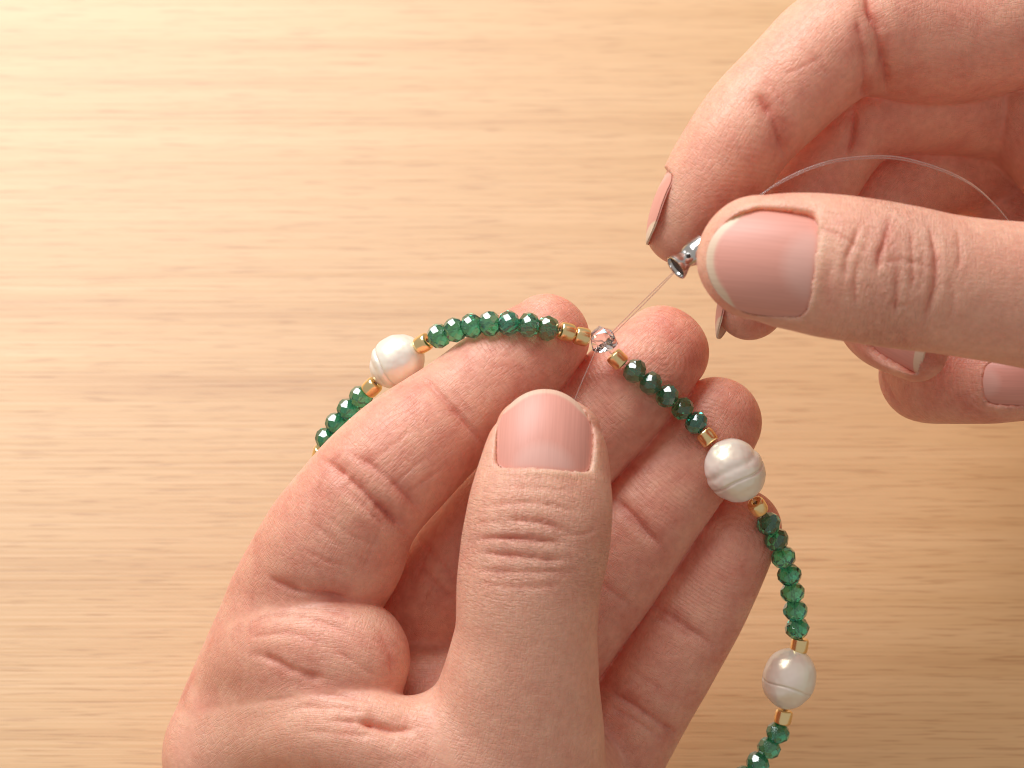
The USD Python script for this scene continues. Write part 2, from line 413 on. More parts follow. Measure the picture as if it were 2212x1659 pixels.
#HANDS
UP = (0, 0, 1)
left = [
    Tube('palm', [(690, 1740, -24, 330), (950, 1960, -30, 380)], ratio=0.5),
    Tube('knuckle', [(478, 1622, -14, 118), (560, 1780, -20, 170)], ratio=0.95, k=5),
    Tube('heel', [(1180, 1620, -16, 120), (1240, 1740, -6, 125), (1250, 1950, -6, 150)], k=3),
    Tube('base', [(800, 1505, -9, 110), (940, 1490, -7, 104), (1150, 1540, -10, 120)], k=1.5),
    Tube('index', [(535, 1530, -14, 132, 5), (585, 1430, -12, 142, 5), (648, 1300, -6, 156, 5), (715, 1190, -1, 160, 2), (778, 1085, 2, 142, 1), (875, 982, 2, 136, 0.6), (985, 888, 0, 119, 0.4), (1080, 812, -2, 112, 0.4), (1150, 755, -4, 104, 0.4), (1185, 724, -5, 93, 0.4)], tip=0.95),
    Tube('middle', [(800, 1540, -18, 122, 5), (880, 1400, -14, 124, 2), (978, 1250, -10, 124, 1), (1085, 1120, -8, 122, 0.4), (1212, 985, -8, 118, 0.3), (1330, 865, -8, 114, 0.3), (1400, 790, -9, 109, 0.3), (1435, 755, -10, 99, 0.3)]),
    Tube('ring', [(1080, 1550, -20, 116, 5), (1180, 1430, -14, 114, 2), (1268, 1310, -11, 112, 0.4), (1358, 1180, -10, 111, 0.3), (1438, 1065, -10, 109, 0.3), (1505, 978, -11, 105, 0.3), (1550, 910, -12, 98, 0.3)]),
    Tube('pinky', [(1270, 1715, -20, 125, 4), (1345, 1590, -17, 114, 2), (1405, 1490, -15, 108, 0.5), (1465, 1390, -14, 107, 0.3), (1515, 1300, -14, 105, 0.3), (1560, 1215, -14, 99, 0.3), (1603, 1138, -15, 87, 0.3)]),
    Tube('lump', [(560, 1490, -10, 118, 6), (605, 1434, -2, 132, 4), (680, 1414, 2, 134, 0.8), (752, 1424, 3, 135, 0.4)], k=1.0, tip=1.0, ratio=0.8),
    Tube('web', [(490, 1660, -12, 116, 5), (640, 1578, 0, 114, 4), (780, 1590, 7, 108, 1.0), (900, 1636, 7, 122, 1.5), (1000, 1680, 4, 150, 6)], k=3),
    Tube('thumb', [(960, 1960, -10, 330, 10), (1050, 1740, -1, 260, 10), (1110, 1570, 6, 200, 6), (1130, 1440, 10, 166, 2), (1139, 1349, 12, 152, 1), (1145, 1250, 13, 156, 0.5), (1157, 1180, 13, 160, 0.5), (1166, 1110, 13, 158, 0.4), (1178, 1011, 12, 143, 0.4), (1184, 952, 11, 127, 0.4), (1186, 928, 10.5, 113, 0.4)], ratio=0.82, dorsal=UP, tip=0.64),
]
RO = 16.0                                  # the right hand is held this much nearer to the lens
INDEX_BACK = unit(np.array([-0.93, 0.35, -0.12]))


def lift(pts):
    return [(p[0], p[1], p[2] + RO) + tuple(p[3:]) for p in pts]


right = [
    Tube('palm', lift([(2290, 330, -42, 290), (2600, 300, -42, 430), (3000, 300, -50, 420)]), ratio=0.45),
    Tube('thenar', lift([(2310, 225, -26, 198, 3), (2520, 420, -20, 240, 6)]), k=3),
    Tube('base', lift([(2190, 470, -38, 120, 2), (2500, 620, -34, 200, 6)]), k=3),
    Tube('middle', lift([(2300, 235, -34, 130, 6), (2120, 228, -26, 118, 1), (1960, 228, -20, 114, 0.4), (1855, 270, -19, 106, 0.4), (1775, 370, -17, 104, 0.3), (1695, 500, -13, 98, 0.3), (1645, 610, -10, 90, 0.3), (1622, 657, -9, 83, 0.3)]), dorsal=INDEX_BACK),
    Tube('ring', lift([(2330, 360, -46, 130, 6), (2130, 340, -36, 122, 1), (1970, 378, -30, 120, 0.5), (1882, 500, -26, 112, 0.3), (1880, 640, -23, 92, 0.3), (1920, 722, -12, 80, 0.3), (1985, 758, -6, 67, 0.3)])),
    Tube('pinky', lift([(2400, 560, -46, 130, 6), (2180, 640, -40, 105, 1), (2040, 740, -33, 98, 0.5), (1988, 812, -27, 90, 0.3), (2050, 828, -19, 89, 0.3), (2140, 828, -14, 88, 0.3), (2200, 828, -12, 82, 0.3)])),
    Tube('index', lift([(2400, -80, -24, 175, 6), (2200, 30, -16, 165, 1), (2040, 78, -12, 154, 0.5), (1925, 70, -9, 148, 0.5), (1830, 85, -7, 143, 0.5), (1755, 138, -5, 136, 0.4), (1680, 213, -4, 131, 0.4), (1612, 285, -3, 127, 0.4), (1556, 372, -4, 124, 0.4), (1508, 445, -5, 110, 0.4), (1478, 488, -6, 92, 0.4)]), dorsal=INDEX_BACK),
    Tube('thumb', lift([(2700, 720, -12, 230, 9), (2430, 668, 0, 175, 4), (2212, 637, 7, 157, 1), (2067, 617, 10, 152, 0.5), (1927, 595, 12, 157, 0.4), (1803, 576, 12.5, 156, 0.4), (1700, 562, 12, 147, 0.4), (1640, 556, 11.5, 135, 0.4)]), ratio=0.8, dorsal=UP, tip=0.99),
]
VOX = 0.33
FINGERS = ('index', 'middle', 'ring', 'pinky', 'thumb')


class Nail:
    """a nail plate: cuticle point, free tip point (both on the ridge of the nail), outward normal, half width, all in mm"""

    def __init__(self, tubes, owner, cut, tip, normal, half, radius, bow=0.05, square=False, rise=0.25, band=0.86, cut_in=2.5, pale=1.0, fold=1.0):
        self.cut, self.pale, self.fold = cut_in, pale, fold
        self.owner = owner
        tb = [t for t in tubes if t.name == owner][0]
        n = unit(np.array(normal, float))

        def on_skin(p):                               # slide along the normal until on the finger
            t = np.linspace(-14, 14, 561)
            q = p + t[:, None] * n
            d = tb.field(q)[0]
            inside = np.nonzero(d < 0)[0]
            return q[inside[-1]] if len(inside) else p + n * t[np.argmin(d)]
        c, e = on_skin(cut), tip
        m = on_skin(cut + 0.55 * (tip - cut))
        self.L = np.linalg.norm(tip - cut)
        a = unit(m - c); b = unit(np.cross(n, a)); n = np.cross(a, b)
        self.o, self.a, self.b, self.n = c + n * rise, a, b, n
        self.w, self.R, self.bow, self.square, self.band = half, radius, bow, square, band

    def half_at(self, a):
        u = np.clip(a / self.L, 0, 1)
        cut = np.clip((0.16 - u) / 0.16, 0, 1)
        lo = np.sqrt(np.clip(1 - cut ** 2.6, 0, 1)) * 0.35 + 0.65
        s = 0.12 if self.square else 0.52
        end = np.clip((u - (1 - s)) / s, 0, 1)
        hi = np.clip(1 - end ** (2.6 if self.square else 2.1), 0, 1) ** (0.2 if self.square else 0.5)
        return self.w * lo * np.minimum(hi, 1) * (0.95 + 0.05 * np.minimum(u * 3, 1))

    def top(self, a, b):
        return -self.bow * (a / self.L - 0.45) ** 2 * self.L - (self.R - np.sqrt(np.maximum(self.R ** 2 - b ** 2, 0.05)))

    def local(self, p):
        q = p - self.o
        return q @ self.a, q @ self.b, q @ self.n

    def mesh(self):
        na, nb = 64, 36
        a = (1 - np.cos(np.linspace(0, math.pi, na))) / 2 * self.L
        w = np.maximum(self.half_at(a), 0.05)
        A, B = np.broadcast_to(a[:, None], (na, nb)), w[:, None] * np.linspace(-1, 1, nb)[None]
        # the cuticle end bows back at its middle
        A2 = A - 0.5 * (1 - (B / self.w) ** 2) * np.clip(1 - A / (0.2 * self.L), 0, 1) + 0.25
        N = self.top(A2, B)
        rim = np.minimum(w[:, None] - np.abs(B), np.minimum(A, self.L - A) * 0.6 + 0.0)
        N = N - 0.10 * np.exp(-np.maximum(rim, 0) / 0.14)
        up = self.o + A2[..., None] * self.a + B[..., None] * self.b + N[..., None] * self.n
        dn = up - 0.26 * self.n
        u = A2 / self.L
        s = 0.52
        rho = np.sqrt(np.clip((u - (1 - s)) / s, 0, 1) ** 2 + (B / self.w) ** 2 * np.clip((u - 0.5) / 0.3, 0, 1))
        lun = np.sqrt((u / 0.27) ** 2 + (B / (0.62 * self.w)) ** 2)
        z = np.where(rho > self.band - 0.06, 0.86 + (rho - self.band) * 0.55, 0.5)
        z = np.where(lun < 1.25, np.minimum(z, 0.05 + 0.16 * np.clip((lun - 0.6) / 0.65, 0, 1) + 0.3 * (lun > 1.2)), z)
        if self.square:
            z = np.where(u > 0.86, 0.95, np.minimum(z, 0.5))
        z = np.minimum(z, self.pale)
        at = np.stack([A, B, z], -1).reshape(-1, 3)
        idx = np.arange(na * nb).reshape(na, nb)
        q = np.stack([idx[:-1, :-1], idx[1:, :-1], idx[1:, 1:], idx[:-1, 1:]], -1).reshape(-1, 4)
        off = na * nb
        loop = np.concatenate([idx[:, 0], idx[-1, 1:], idx[-2::-1, -1], idx[0, -2:0:-1]])
        nx = np.roll(loop, -1)
        side = np.stack([loop, loop + off, nx + off, nx], -1)
        q = np.vstack([q, q[:, ::-1] + off, side[:, ::-1]])
        f = np.vstack([q[:, [0, 1, 2]], q[:, [0, 2, 3]]])
        v = np.vstack([up.reshape(-1, 3), dn.reshape(-1, 3)])
        tm = trimesh.Trimesh(v, f, process=False)
        if tm.volume < 0:
            f = f[:, ::-1]
        return v, f, np.vstack([at, at])

    def seat(self, v, mine):
        """sinks the skin under the plate and raises the folds of skin around it"""
        a, b, n = self.local(v)
        ok = mine & (a > -5) & (a < self.L + 3) & (np.abs(b) < self.w + 4) & (n > -9)
        i = np.nonzero(ok)[0]
        a, b, n = a[i], b[i], n[i]
        w = self.half_at(a)
        gap = np.maximum(np.abs(b) - w, np.maximum(-a + 0.25 - 0.5 * (1 - np.clip(b / self.w, -1, 1) ** 2), a - self.L))
        top = self.top(np.clip(a, 0, self.L), np.clip(b, -self.w, self.w))
        under = gap < 0.05
        goal = np.where(under, np.maximum(np.minimum(n, top - 0.24), n - self.cut), n)
        fold = np.exp(-((gap - 0.75) / 0.6) ** 2) * (1 - sstep(0.62 * self.L, 0.9 * self.L, a)) * (n > top - 5)
        near = (~under) & (gap < 3.0)
        # skin beside the plate meets it a little above its edge
        lev = top + 0.12 - 0.35 * np.maximum(gap - 0.4, 0)
        blend = np.exp(-np.maximum(gap, 0) / 0.9) * (1 - sstep(0.5 * self.L, 0.85 * self.L, a))
        goal = np.where(near, n + self.fold * sstep(-4.5, -2.5, n - top) * (blend * (lev - n) * 0.8 + 0.16 * fold), goal)
        v = v.copy()
        v[i] += (goal - n)[:, None] * self.n
        return v


left_nails = [Nail(left, 'thumb', P(1174, 1004, 18), P(1184, 817, 16), (0, 0, 1), 100 / PPM, 8.6, bow=0.30, band=0.90, pale=0.874)]
tz = RO + 17
right_nails = [
    Nail(right, 'thumb', P(1750, 576, tz), P(1522, 548, tz), (0, 0.04, 1), 106 / PPM, 9.0, bow=0.26, band=0.87),
    Nail(right, 'index', P(1450, 372, RO - 4), P(1397, 525, RO - 5), (-0.92, 0.36, -0.10), 4.7, 8.0, bow=0.30, band=0.80, rise=0.1, cut_in=0.5, fold=0.0),
    Nail(right, 'middle', P(1545, 600, RO - 10), P(1584, 728, RO - 9), (-0.93, -0.28, -0.20), 4.1, 6.6, bow=0.30, band=0.80, rise=0.1, cut_in=0.5, fold=0.0),
    Nail(right, 'ring', P(1915, 742, RO), P(2056, 786, RO + 1), (0.1, -0.35, 0.9), 4.0, 6.5, bow=0.1, square=True),
    Nail(right, 'pinky', P(2136, 832, RO - 5), P(2262, 832, RO - 5), (0, -0.1, 1), 3.2, 5.5, bow=0.1, square=True),
]

# creases: owner, line in the photo, depth mm, width mm, how far the ends fade
left_creases = [
    ('index', [(900, 806), (945, 845), (985, 890), (1025, 936), (1052, 968)], 0.75, 0.8), ('index', [(935, 800), (985, 855), (1040, 925)], 0.22, 0.6),
    ('index', [(684, 985), (725, 1010), (760, 1039), (832, 1108), (892, 1166)], 1.25, 1.0), ('index', [(745, 975), (790, 998), (832, 1029), (890, 1085), (915, 1120)], 0.55, 0.9),
    ('index', [(720, 1040), (780, 1090), (850, 1160)], 0.25, 0.5),
    ('index', [(670, 1127), (742, 1184)], 0.16, 0.3), ('index', [(702, 1109), (788, 1170), (820, 1180)], 0.16, 0.3), ('index', [(652, 1184), (724, 1217), (770, 1225)], 0.15, 0.3),
    ('index', [(828, 1130), (800, 1190), (778, 1249)], 0.12, 0.25), ('index', [(806, 1140), (785, 1200), (766, 1245)], 0.10, 0.25),
    ('index', [(840, 1060), (880, 1020), (930, 985)], 0.12, 0.3), ('index', [(800, 1000), (850, 960), (900, 920)], 0.1, 0.3), ('index', [(870, 1075), (915, 1040), (960, 1010)], 0.1, 0.3),
    ('index', [(572, 1240), (596, 1258), (636, 1276), (700, 1286), (770, 1300)], 0.75, 1.0), ('lump', [(572, 1240), (596, 1258), (636, 1276), (700, 1286)], 0.6, 0.9),
    ('lump', [(560, 1340), (640, 1330), (700, 1345), (760, 1375)], 0.28, 0.6), ('lump', [(540, 1380), (620, 1368), (680, 1385)], 0.25, 0.6), ('lump', [(600, 1312), (700, 1318), (780, 1350)], 0.16, 0.4),
    ('lump', [(530, 1408), (580, 1424), (625, 1446), (670, 1462), (720, 1470)], 0.7, 1.5), ('web', [(560, 1425), (610, 1448), (660, 1466), (740, 1476)], 0.5, 1.2), ('lump', [(700, 1390), (780, 1440), (840, 1480)], 0.16, 0.4), ('lump', [(810, 1350), (845, 1420), (850, 1490)], 0.25, 0.7),
    ('web', [(770, 1556), (810, 1566), (850, 1577), (900, 1572)], 1.2, 1.3), ('web', [(690, 1555), (780, 1562), (850, 1570)], 0.35, 0.7), ('web', [(620, 1530), (700, 1528), (800, 1540)], 0.22, 0.5), ('web', [(680, 1500), (760, 1508), (840, 1520)], 0.2, 0.4),
    ('web', [(640, 1580), (740, 1585), (840, 1592)], 0.18, 0.5), ('thumb', [(815, 1564), (855, 1578), (895, 1573)], 1.0, 1.1), ('web', [(480, 1490), (560, 1500), (660, 1490)], 0.35, 0.9),
    ('middle', [(1190, 890), (1250, 945), (1300, 1000)], 0.5, 0.7), ('middle', [(1275, 850), (1310, 890), (1340, 930)], 0.12, 0.3), ('middle', [(890, 1150), (950, 1215), (1000, 1280)], 0.3, 0.6), ('middle', [(900, 1210), (940, 1260), (985, 1300)], 0.25, 0.6),
    ('middle', [(960, 1110), (920, 1200), (880, 1300)], 0.16, 0.35), ('middle', [(980, 1180), (930, 1270), (890, 1340)], 0.14, 0.35),
    ('ring', [(1310, 1066), (1360, 1105), (1400, 1150), (1440, 1190)], 0.6, 0.7), ('ring', [(1325, 1095), (1370, 1135), (1410, 1180)], 0.25, 0.5), ('ring', [(1290, 1255), (1340, 1290), (1380, 1320)], 0.25, 0.6),
    ('pinky', [(1395, 1290), (1440, 1325), (1500, 1365), (1560, 1408)], 0.65, 0.75), ('pinky', [(1400, 1318), (1450, 1352), (1530, 1400)], 0.22, 0.5),
    ('pinky', [(1300, 1485), (1350, 1512), (1400, 1545), (1480, 1600)], 0.7, 0.8), ('pinky', [(1305, 1520), (1360, 1550), (1450, 1612)], 0.35, 0.6), ('pinky', [(1350, 1440), (1400, 1470), (1440, 1500)], 0.12, 0.4),
    ('thumb', [(1085, 1130), (1101, 1123), (1155, 1126), (1209, 1141), (1250, 1158)], 0.42, 0.42), ('thumb', [(1010, 1172), (1065, 1161), (1137, 1164), (1191, 1170), (1240, 1172)], 0.55, 0.42), ('thumb', [(1020, 1190), (1083, 1198), (1137, 1202), (1198, 1209), (1230, 1205)], 0.45, 0.45),
    ('thumb', [(1025, 1105), (1080, 1088), (1140, 1086), (1200, 1094), (1260, 1110)], 0.18, 0.35), ('thumb', [(1015, 1140), (1060, 1128), (1090, 1140)], 0.2, 0.35), ('thumb', [(1180, 1148), (1220, 1158), (1270, 1150), (1290, 1130)], 0.2, 0.35),
    ('thumb', [(1010, 1225), (1080, 1236), (1170, 1234), (1250, 1238)], 0.22, 0.4), ('thumb', [(1030, 1260), (1120, 1268), (1220, 1262)], 0.14, 0.4), ('thumb', [(1110, 1090), (1115, 1120), (1120, 1160)], 0.12, 0.3), ('thumb', [(1160, 1100), (1175, 1130), (1190, 1165)], 0.10, 0.3),
    ('thumb', [(1040, 1060), (1110, 1052), (1190, 1056), (1260, 1070)], 0.10, 0.35),
]
right_creases = [
    ('index', [(1622, 196), (1635, 206), (1652, 228), (1675, 268), (1692, 322), (1700, 345)], 0.85, 1.1), ('index', [(1640, 170), (1680, 205), (1712, 260)], 0.2, 0.5),
    ('index', [(1872, -40), (1880, 20), (1897, 62), (1908, 112), (1918, 168), (1905, 225)], 1.35, 1.05), ('index', [(1845, 20), (1862, 80), (1870, 130), (1866, 210), (1850, 235)], 0.6, 0.8),
    ('index', [(1735, 100), (1760, 130), (1800, 170)], 0.15, 0.4), ('index', [(1690, 165), (1730, 145), (1790, 120)], 0.12, 0.3),
    ('thumb', [(1860, 480), (1839, 534), (1827, 570), (1825, 614)], 0.4, 0.4), ('thumb', [(1861, 550), (1847, 598), (1851, 670)], 0.35, 0.38), ('thumb', [(1925, 462), (1911, 518), (1899, 558), (1897, 598)], 0.5, 0.45),
    ('thumb', [(1937, 555), (1939, 622), (1931, 686)], 0.55, 0.42), ('thumb', [(1967, 486), (1971, 550), (1973, 598), (1963, 635)], 0.38, 0.42), ('thumb', [(2003, 478), (2019, 526), (2023, 582), (2007, 662), (1987, 712)], 0.65, 0.5),
    ('thumb', [(2067, 494), (2073, 550), (2068, 590)], 0.25, 0.4), ('thumb', [(1899, 570), (1939, 562), (2007, 578)], 0.25, 0.35), ('thumb', [(1755, 486), (1820, 512), (1880, 550)], 0.22, 0.35), ('thumb', [(1800, 560), (1790, 620), (1800, 680)], 0.15, 0.5),
    ('thumb', [(2045, 600), (2060, 650), (2040, 700)], 0.2, 0.4), ('thumb', [(1880, 480), (1870, 520), (1868, 560)], 0.15, 0.35), ('thumb', [(1985, 520), (1992, 560), (1985, 640)], 0.2, 0.35), ('thumb', [(1905, 630), (1935, 660), (1975, 655)], 0.15, 0.35),
    ('middle', [(1838, 225), (1846, 290), (1832, 340)], 1.0, 0.9), ('pinky', [(1905, 800), (1925, 850), (1960, 890)], 0.25, 0.5),
]


def build_hand(prim_name, label, tubes, nails, creases, lo, hi):
    v, f = flesh(tubes, lo, hi, VOX)
    who, uv, clear, dv = hand_owner(tubes, v)
    names = [t.name for t in tubes]
    n0 = normals(v, f)
    # softness of flesh: slow swelling
    slow = meshkit.fbm(v / 11.0 + 40, 3, seed=5) - 0.5
    v = v + n0 * (slow * 0.55)[:, None]
    # folds and creases
    q = unP(v)
    facing = sstep(0.0, 0.35, n0[:, 2])
    dep = np.zeros(len(v)); red = np.zeros(len(v))
    wob = (meshkit.fbm(v / 1.9 + 9, 2, seed=2) - 0.5) * 16
    brk = meshkit.fbm(v / 2.6 + 70, 2, seed=8)
    for owner, line, d, w in creases:
        line = np.array(line, float)
        box = (who == names.index(owner)) & (q > line.min(0) - 60).all(1) & (q < line.max(0) + 60).all(1) & (facing > 0.02)
        i = np.nonzero(box)[0]
        if not len(i):
            continue
        if len(line) > 2:
            L0 = np.concatenate([[0], np.cumsum(np.linalg.norm(np.diff(line, axis=0), axis=1))])
            line = PchipInterpolator(L0, line)(np.linspace(0, L0[-1], 4 * len(line)))
        dist, at = polyline_distance(q[i] + wob[i, None] * min(w, 0.8) * 0.5, line)
        dist = dist / PPM
        ends = sstep(0, 0.25, at) * sstep(0, 0.25, 1 - at) * 0.9 + 0.1
        g = -0.62 * d * np.exp(-(dist / (w * 0.40)) ** 2) - 0.42 * d * np.exp(-(dist / (1.7 * w)) ** 2) + 0.12 * d * np.exp(-((dist - 2.2 * w) / (1.3 * w)) ** 2)
        ends = ends * (0.45 + 1.1 * brk[i])
        dep[i] += g * ends * facing[i]
        red[i] = np.maximum(red[i], np.exp(-(dist / (1.6 * w)) ** 2) * ends * min(1, d * 2.2) * 0.32)
    v = v + n0 * dep[:, None]
    for nl in nails:
        v = nl.seat(v, who == names.index(nl.owner))
    # what kind of skin: fingerprint ridges, knuckle wrinkles, blood
    dots = (n0 * dv).sum(-1)
    palmar = sstep(-0.1, 0.5, -dots)
    tip = np.zeros(len(v)); knuckle = np.zeros(len(v)); blood = 0.42 + 0.0 * dep
    for k, tb in enumerate(tubes):
        me = who == k
        if tb.name in ('index', 'middle', 'ring', 'pinky', 'thumb'):
            left_to_go = tb.t[-1] - uv[:, 0]
            tip[me] = (1 - sstep(12, 22, left_to_go[me])) * palmar[me]
            blood[me] = 0.28 + 0.28 * palmar[me] + 0.20 * (1 - sstep(4, 20, left_to_go[me]))
            if tb.name == 'thumb':
                x = left_to_go[me]
                knuckle[me] = np.exp(-((x - 17.5) / 6.0) ** 2) * (1 - palmar[me])
                blood[me] = 0.20 + 0.3 * palmar[me] + 0.16 * (1 - sstep(3, 14, x)) + 0.10 * knuckle[me]
        elif tb.name == 'lump':
            blood[me] = 0.50
        elif tb.name in ('web', 'knuckle'):
            blood[me] = 0.28
        elif tb.name in ('thenar', 'base'):
            blood[me] = 0.6
    blood = smooth(np.stack([blood, knuckle, tip], -1), f, 12)
    knuckle, tip, blood = blood[:, 1], blood[:, 2], blood[:, 0]
    root = thing(prim_name, label, 'hand')
    place = np.stack([uv[:, 0], uv[:, 1], who * 37.0], -1)
    for k, tb in enumerate(tubes):                     # ridges turn about the middle of each fingertip
        if tb.name in ('index', 'middle', 'ring', 'pinky', 'thumb'):
            place[who == k, 0] -= tb.t[-1] - 3.0
    place[:, :2] += (who * np.array([[53.7], [31.1]]) % 97).T * (~np.isin(who, [k for k, tb in enumerate(tubes) if tb.name in FINGERS]))[:, None]
    place[:, 2] = sstep(0.0, 1.3, clear)
    put(root, 'skin', (v, f), M['skin'], attrs={'skin_place': place, 'skin_kind': np.stack([tip, knuckle, np.clip(blood + red, 0, 1)], -1)})
    for nl in nails:
        nv, nf, at = nl.mesh()
        put(root, 'thumbnail' if nl.owner == 'thumb' else 'fingernail', (nv, nf), M['nail'], attrs={'nail_place': at})
    return v, f, who


LH = build_hand('hand', 'left hand, palm up, thumb laid over four slanting fingers that carry the bead strand', left, left_nails, left_creases, (-56, -88, -34), (44, 18, 32))
RH = build_hand('hand', 'right hand reaching in from the right edge, thumb and forefinger pinching the silver crimp tube', right, right_nails, right_creases, (16, -14, -66), (138, 82, 44))

#BRACELET
front = LH[0][normals(LH[0], LH[1])[:, 2] > 0.15]
front_px = unP(front)
front_tree = cKDTree(front_px)


def skin_height(vx, vy, r):
    i = front_tree.query_ball_point([vx, vy], r)
    return front[i, 2].max() if len(i) else -99.0


strand = [  # kind, vx, vy, z when not lying on skin, size factor
    ('green', 690, 1012, -15, 1), ('gold', 694, 980, -13, 1), ('green', 707, 948, -10.5, 1), ('green', 728, 916, -9.5, 1), ('green', 753, 886, -8.5, 1), ('green', 780, 859, -7.5, 1),
    ('gold', 803, 837, -6.5, 1), ('pearl', 857, 781, -5, 1.0), ('gold', 914, 742, -1.5, 1),
    ('green', 948, 726, 0, 1), ('green', 982, 713, 1, 1), ('green', 1019, 704, 1.8, 1), ('green', 1058, 699, 2.4, 1), ('green', 1099, 698, 2.6, 1), ('green', 1142, 702, 2.4, 1), ('green', 1183, 709, 1.8, 1),
    ('gold', 1224, 717, 1.2, 1), ('gold', 1257, 727, 0.8, 1), ('crystal', 1303, 735, 0.6, 1),
    ('gold', 1334, 776, 0, 1), ('green', 1371, 801, -1, 1), ('green', 1406, 828, -1, 0.96), ('green', 1441, 855, -2, 0.96), ('green', 1474, 883, -3, 0.96), ('green', 1504, 913, -4, 0.96),
    ('gold', 1528, 945, -4, 1), ('pearl', 1587, 1017, -4, 1.12), ('gold', 1637, 1095, -8, 1),
    ('green', 1660, 1131, -10, 1), ('green', 1677, 1166, -11.5, 1), ('green', 1693, 1204, -12.5, 1), ('green', 1705, 1242, -13, 1), ('green', 1712, 1280, -13.5, 1), ('green', 1718, 1319, -14, 1), ('green', 1722, 1357, -14.5, 1),
    ('gold', 1727, 1394, -15, 1), ('pearl', 1705, 1466, -15.5, 1.06), ('gold', 1692, 1549, -16.5, 1),
    ('green', 1680, 1583, -17, 1), ('green', 1661, 1616, -17.5, 1), ('green', 1637, 1648, -18, 1), ('green', 1610, 1678, -18.5, 1), ('green', 1580, 1706, -19, 1)]
RAD = {'green': 1.76, 'gold': 1.3, 'pearl': 3.9, 'crystal': 2.0}
zs = []
for kind, vx, vy, z, s in strand:
    r = RAD[kind] * s
    zs.append(max(z, skin_height(vx, vy, r * PPM * 0.55) + r * 0.80))
zs[0:9] = [b[3] for b in strand[0:9]]
zs = np.array(zs)
zs2 = np.convolve(np.pad(zs, 1, mode='edge'), [0.25, 0.5, 0.25], 'valid')
zs = np.maximum(zs2, zs - 0.5)
pos = np.array([P(b[1], b[2], z) for b, z in zip(strand, zs)])
ax = unit(np.gradient(pos, axis=0))
rng = np.random.default_rng(4)
bracelet = thing('beaded_bracelet', 'bracelet of green beads, gold tubes and white pearls on clear thread over the left fingers', 'bracelet')


def frame(axis):
    x = unit(np.cross(axis, [0.31, 0.2, 0.93])); y = np.cross(axis, x)
    return np.stack([x, y, axis], 1)                   # columns: local x, y, z


def lathe(profile, n=28):
    prof = np.asarray(profile, float)
    a = np.linspace(0, 2 * math.pi, n, endpoint=False)
    v = np.stack([prof[:, 0, None] * np.cos(a), prof[:, 0, None] * np.sin(a), np.broadcast_to(prof[:, 1, None], (len(prof), n))], -1).reshape(-1, 3)
    idx = np.arange(len(v)).reshape(len(prof), n)
    i2 = np.roll(idx, -1, 1)
    up, nx = np.arange(len(prof)), (np.arange(len(prof)) + 1) % len(prof)
    q = np.stack([idx[up], i2[up], i2[nx], idx[nx]], -1).reshape(-1, 4)
    tm = trimesh.Trimesh(v, np.vstack([q[:, [0, 1, 2]], q[:, [0, 2, 3]]]), process=False)
    if tm.volume < 0:
        tm.invert()
    return tm


def faceted(seed):
    r = np.random.default_rng(seed)
    k = np.arange(40) + 0.5
    th, ph = np.arccos(1 - 2 * k / 40), k * 2.39996 + seed
    p = np.stack([np.sin(th) * np.cos(ph), np.sin(th) * np.sin(ph), np.cos(th)], -1)
    p = unit(p + r.normal(0, 0.045, p.shape))
    h = trimesh.convex.convex_hull(p)                  # its dual has one facet for each of the points
    d = h.face_normals / (h.face_normals * h.triangles[:, 0]).sum(-1, keepdims=True)
    d = d / np.median(np.linalg.norm(d, axis=1)) * 1.02
    d = d / np.maximum(np.linalg.norm(d, axis=1, keepdims=True) / 1.06, 1)
    d[:, 2] = np.clip(d[:, 2], -0.9, 0.9)
    return trimesh.convex.convex_hull(d)


def pearl_mesh(seed, turn):
    r = np.random.default_rng(seed)
    s = trimesh.creation.icosphere(subdivisions=5)
    v = s.vertices.copy()
    z = v[:, 2]
    bend = z + 0.10 * v[:, 0] + 0.05 * np.sin(3 * np.arctan2(v[:, 1], v[:, 0]) + seed)
    dent = np.zeros(len(v))
    for c, w, d in turn:
        dent += d * np.exp(-((bend - c) / w) ** 2)
    lump = (meshkit.fbm(v * 1.7 + 3 * seed, 3, seed=seed) - 0.5) * 0.10
    v = v * (1 + lump - dent)[:, None]
    v[:, 2] *= 1.06
    return trimesh.Trimesh(v, s.faces, process=False)


def smooth_clear(seed):
    s = trimesh.creation.icosphere(subdivisions=4)
    v = s.vertices
    l = np.round(meshkit.fbm(v * 1.5 + seed, 2, seed=seed) * 6) / 6
    k = 1 + 0.10 * np.sin(4 * np.arctan2(v[:, 1], v[:, 0]) + 3 * v[:, 2]) * (1 - v[:, 2] ** 2) + 0.22 * (meshkit.fbm(v * 1.9 + 2.2 * seed, 2, seed=seed) - 0.5)
    return trimesh.Trimesh(v * k[:, None], s.faces, process=False)


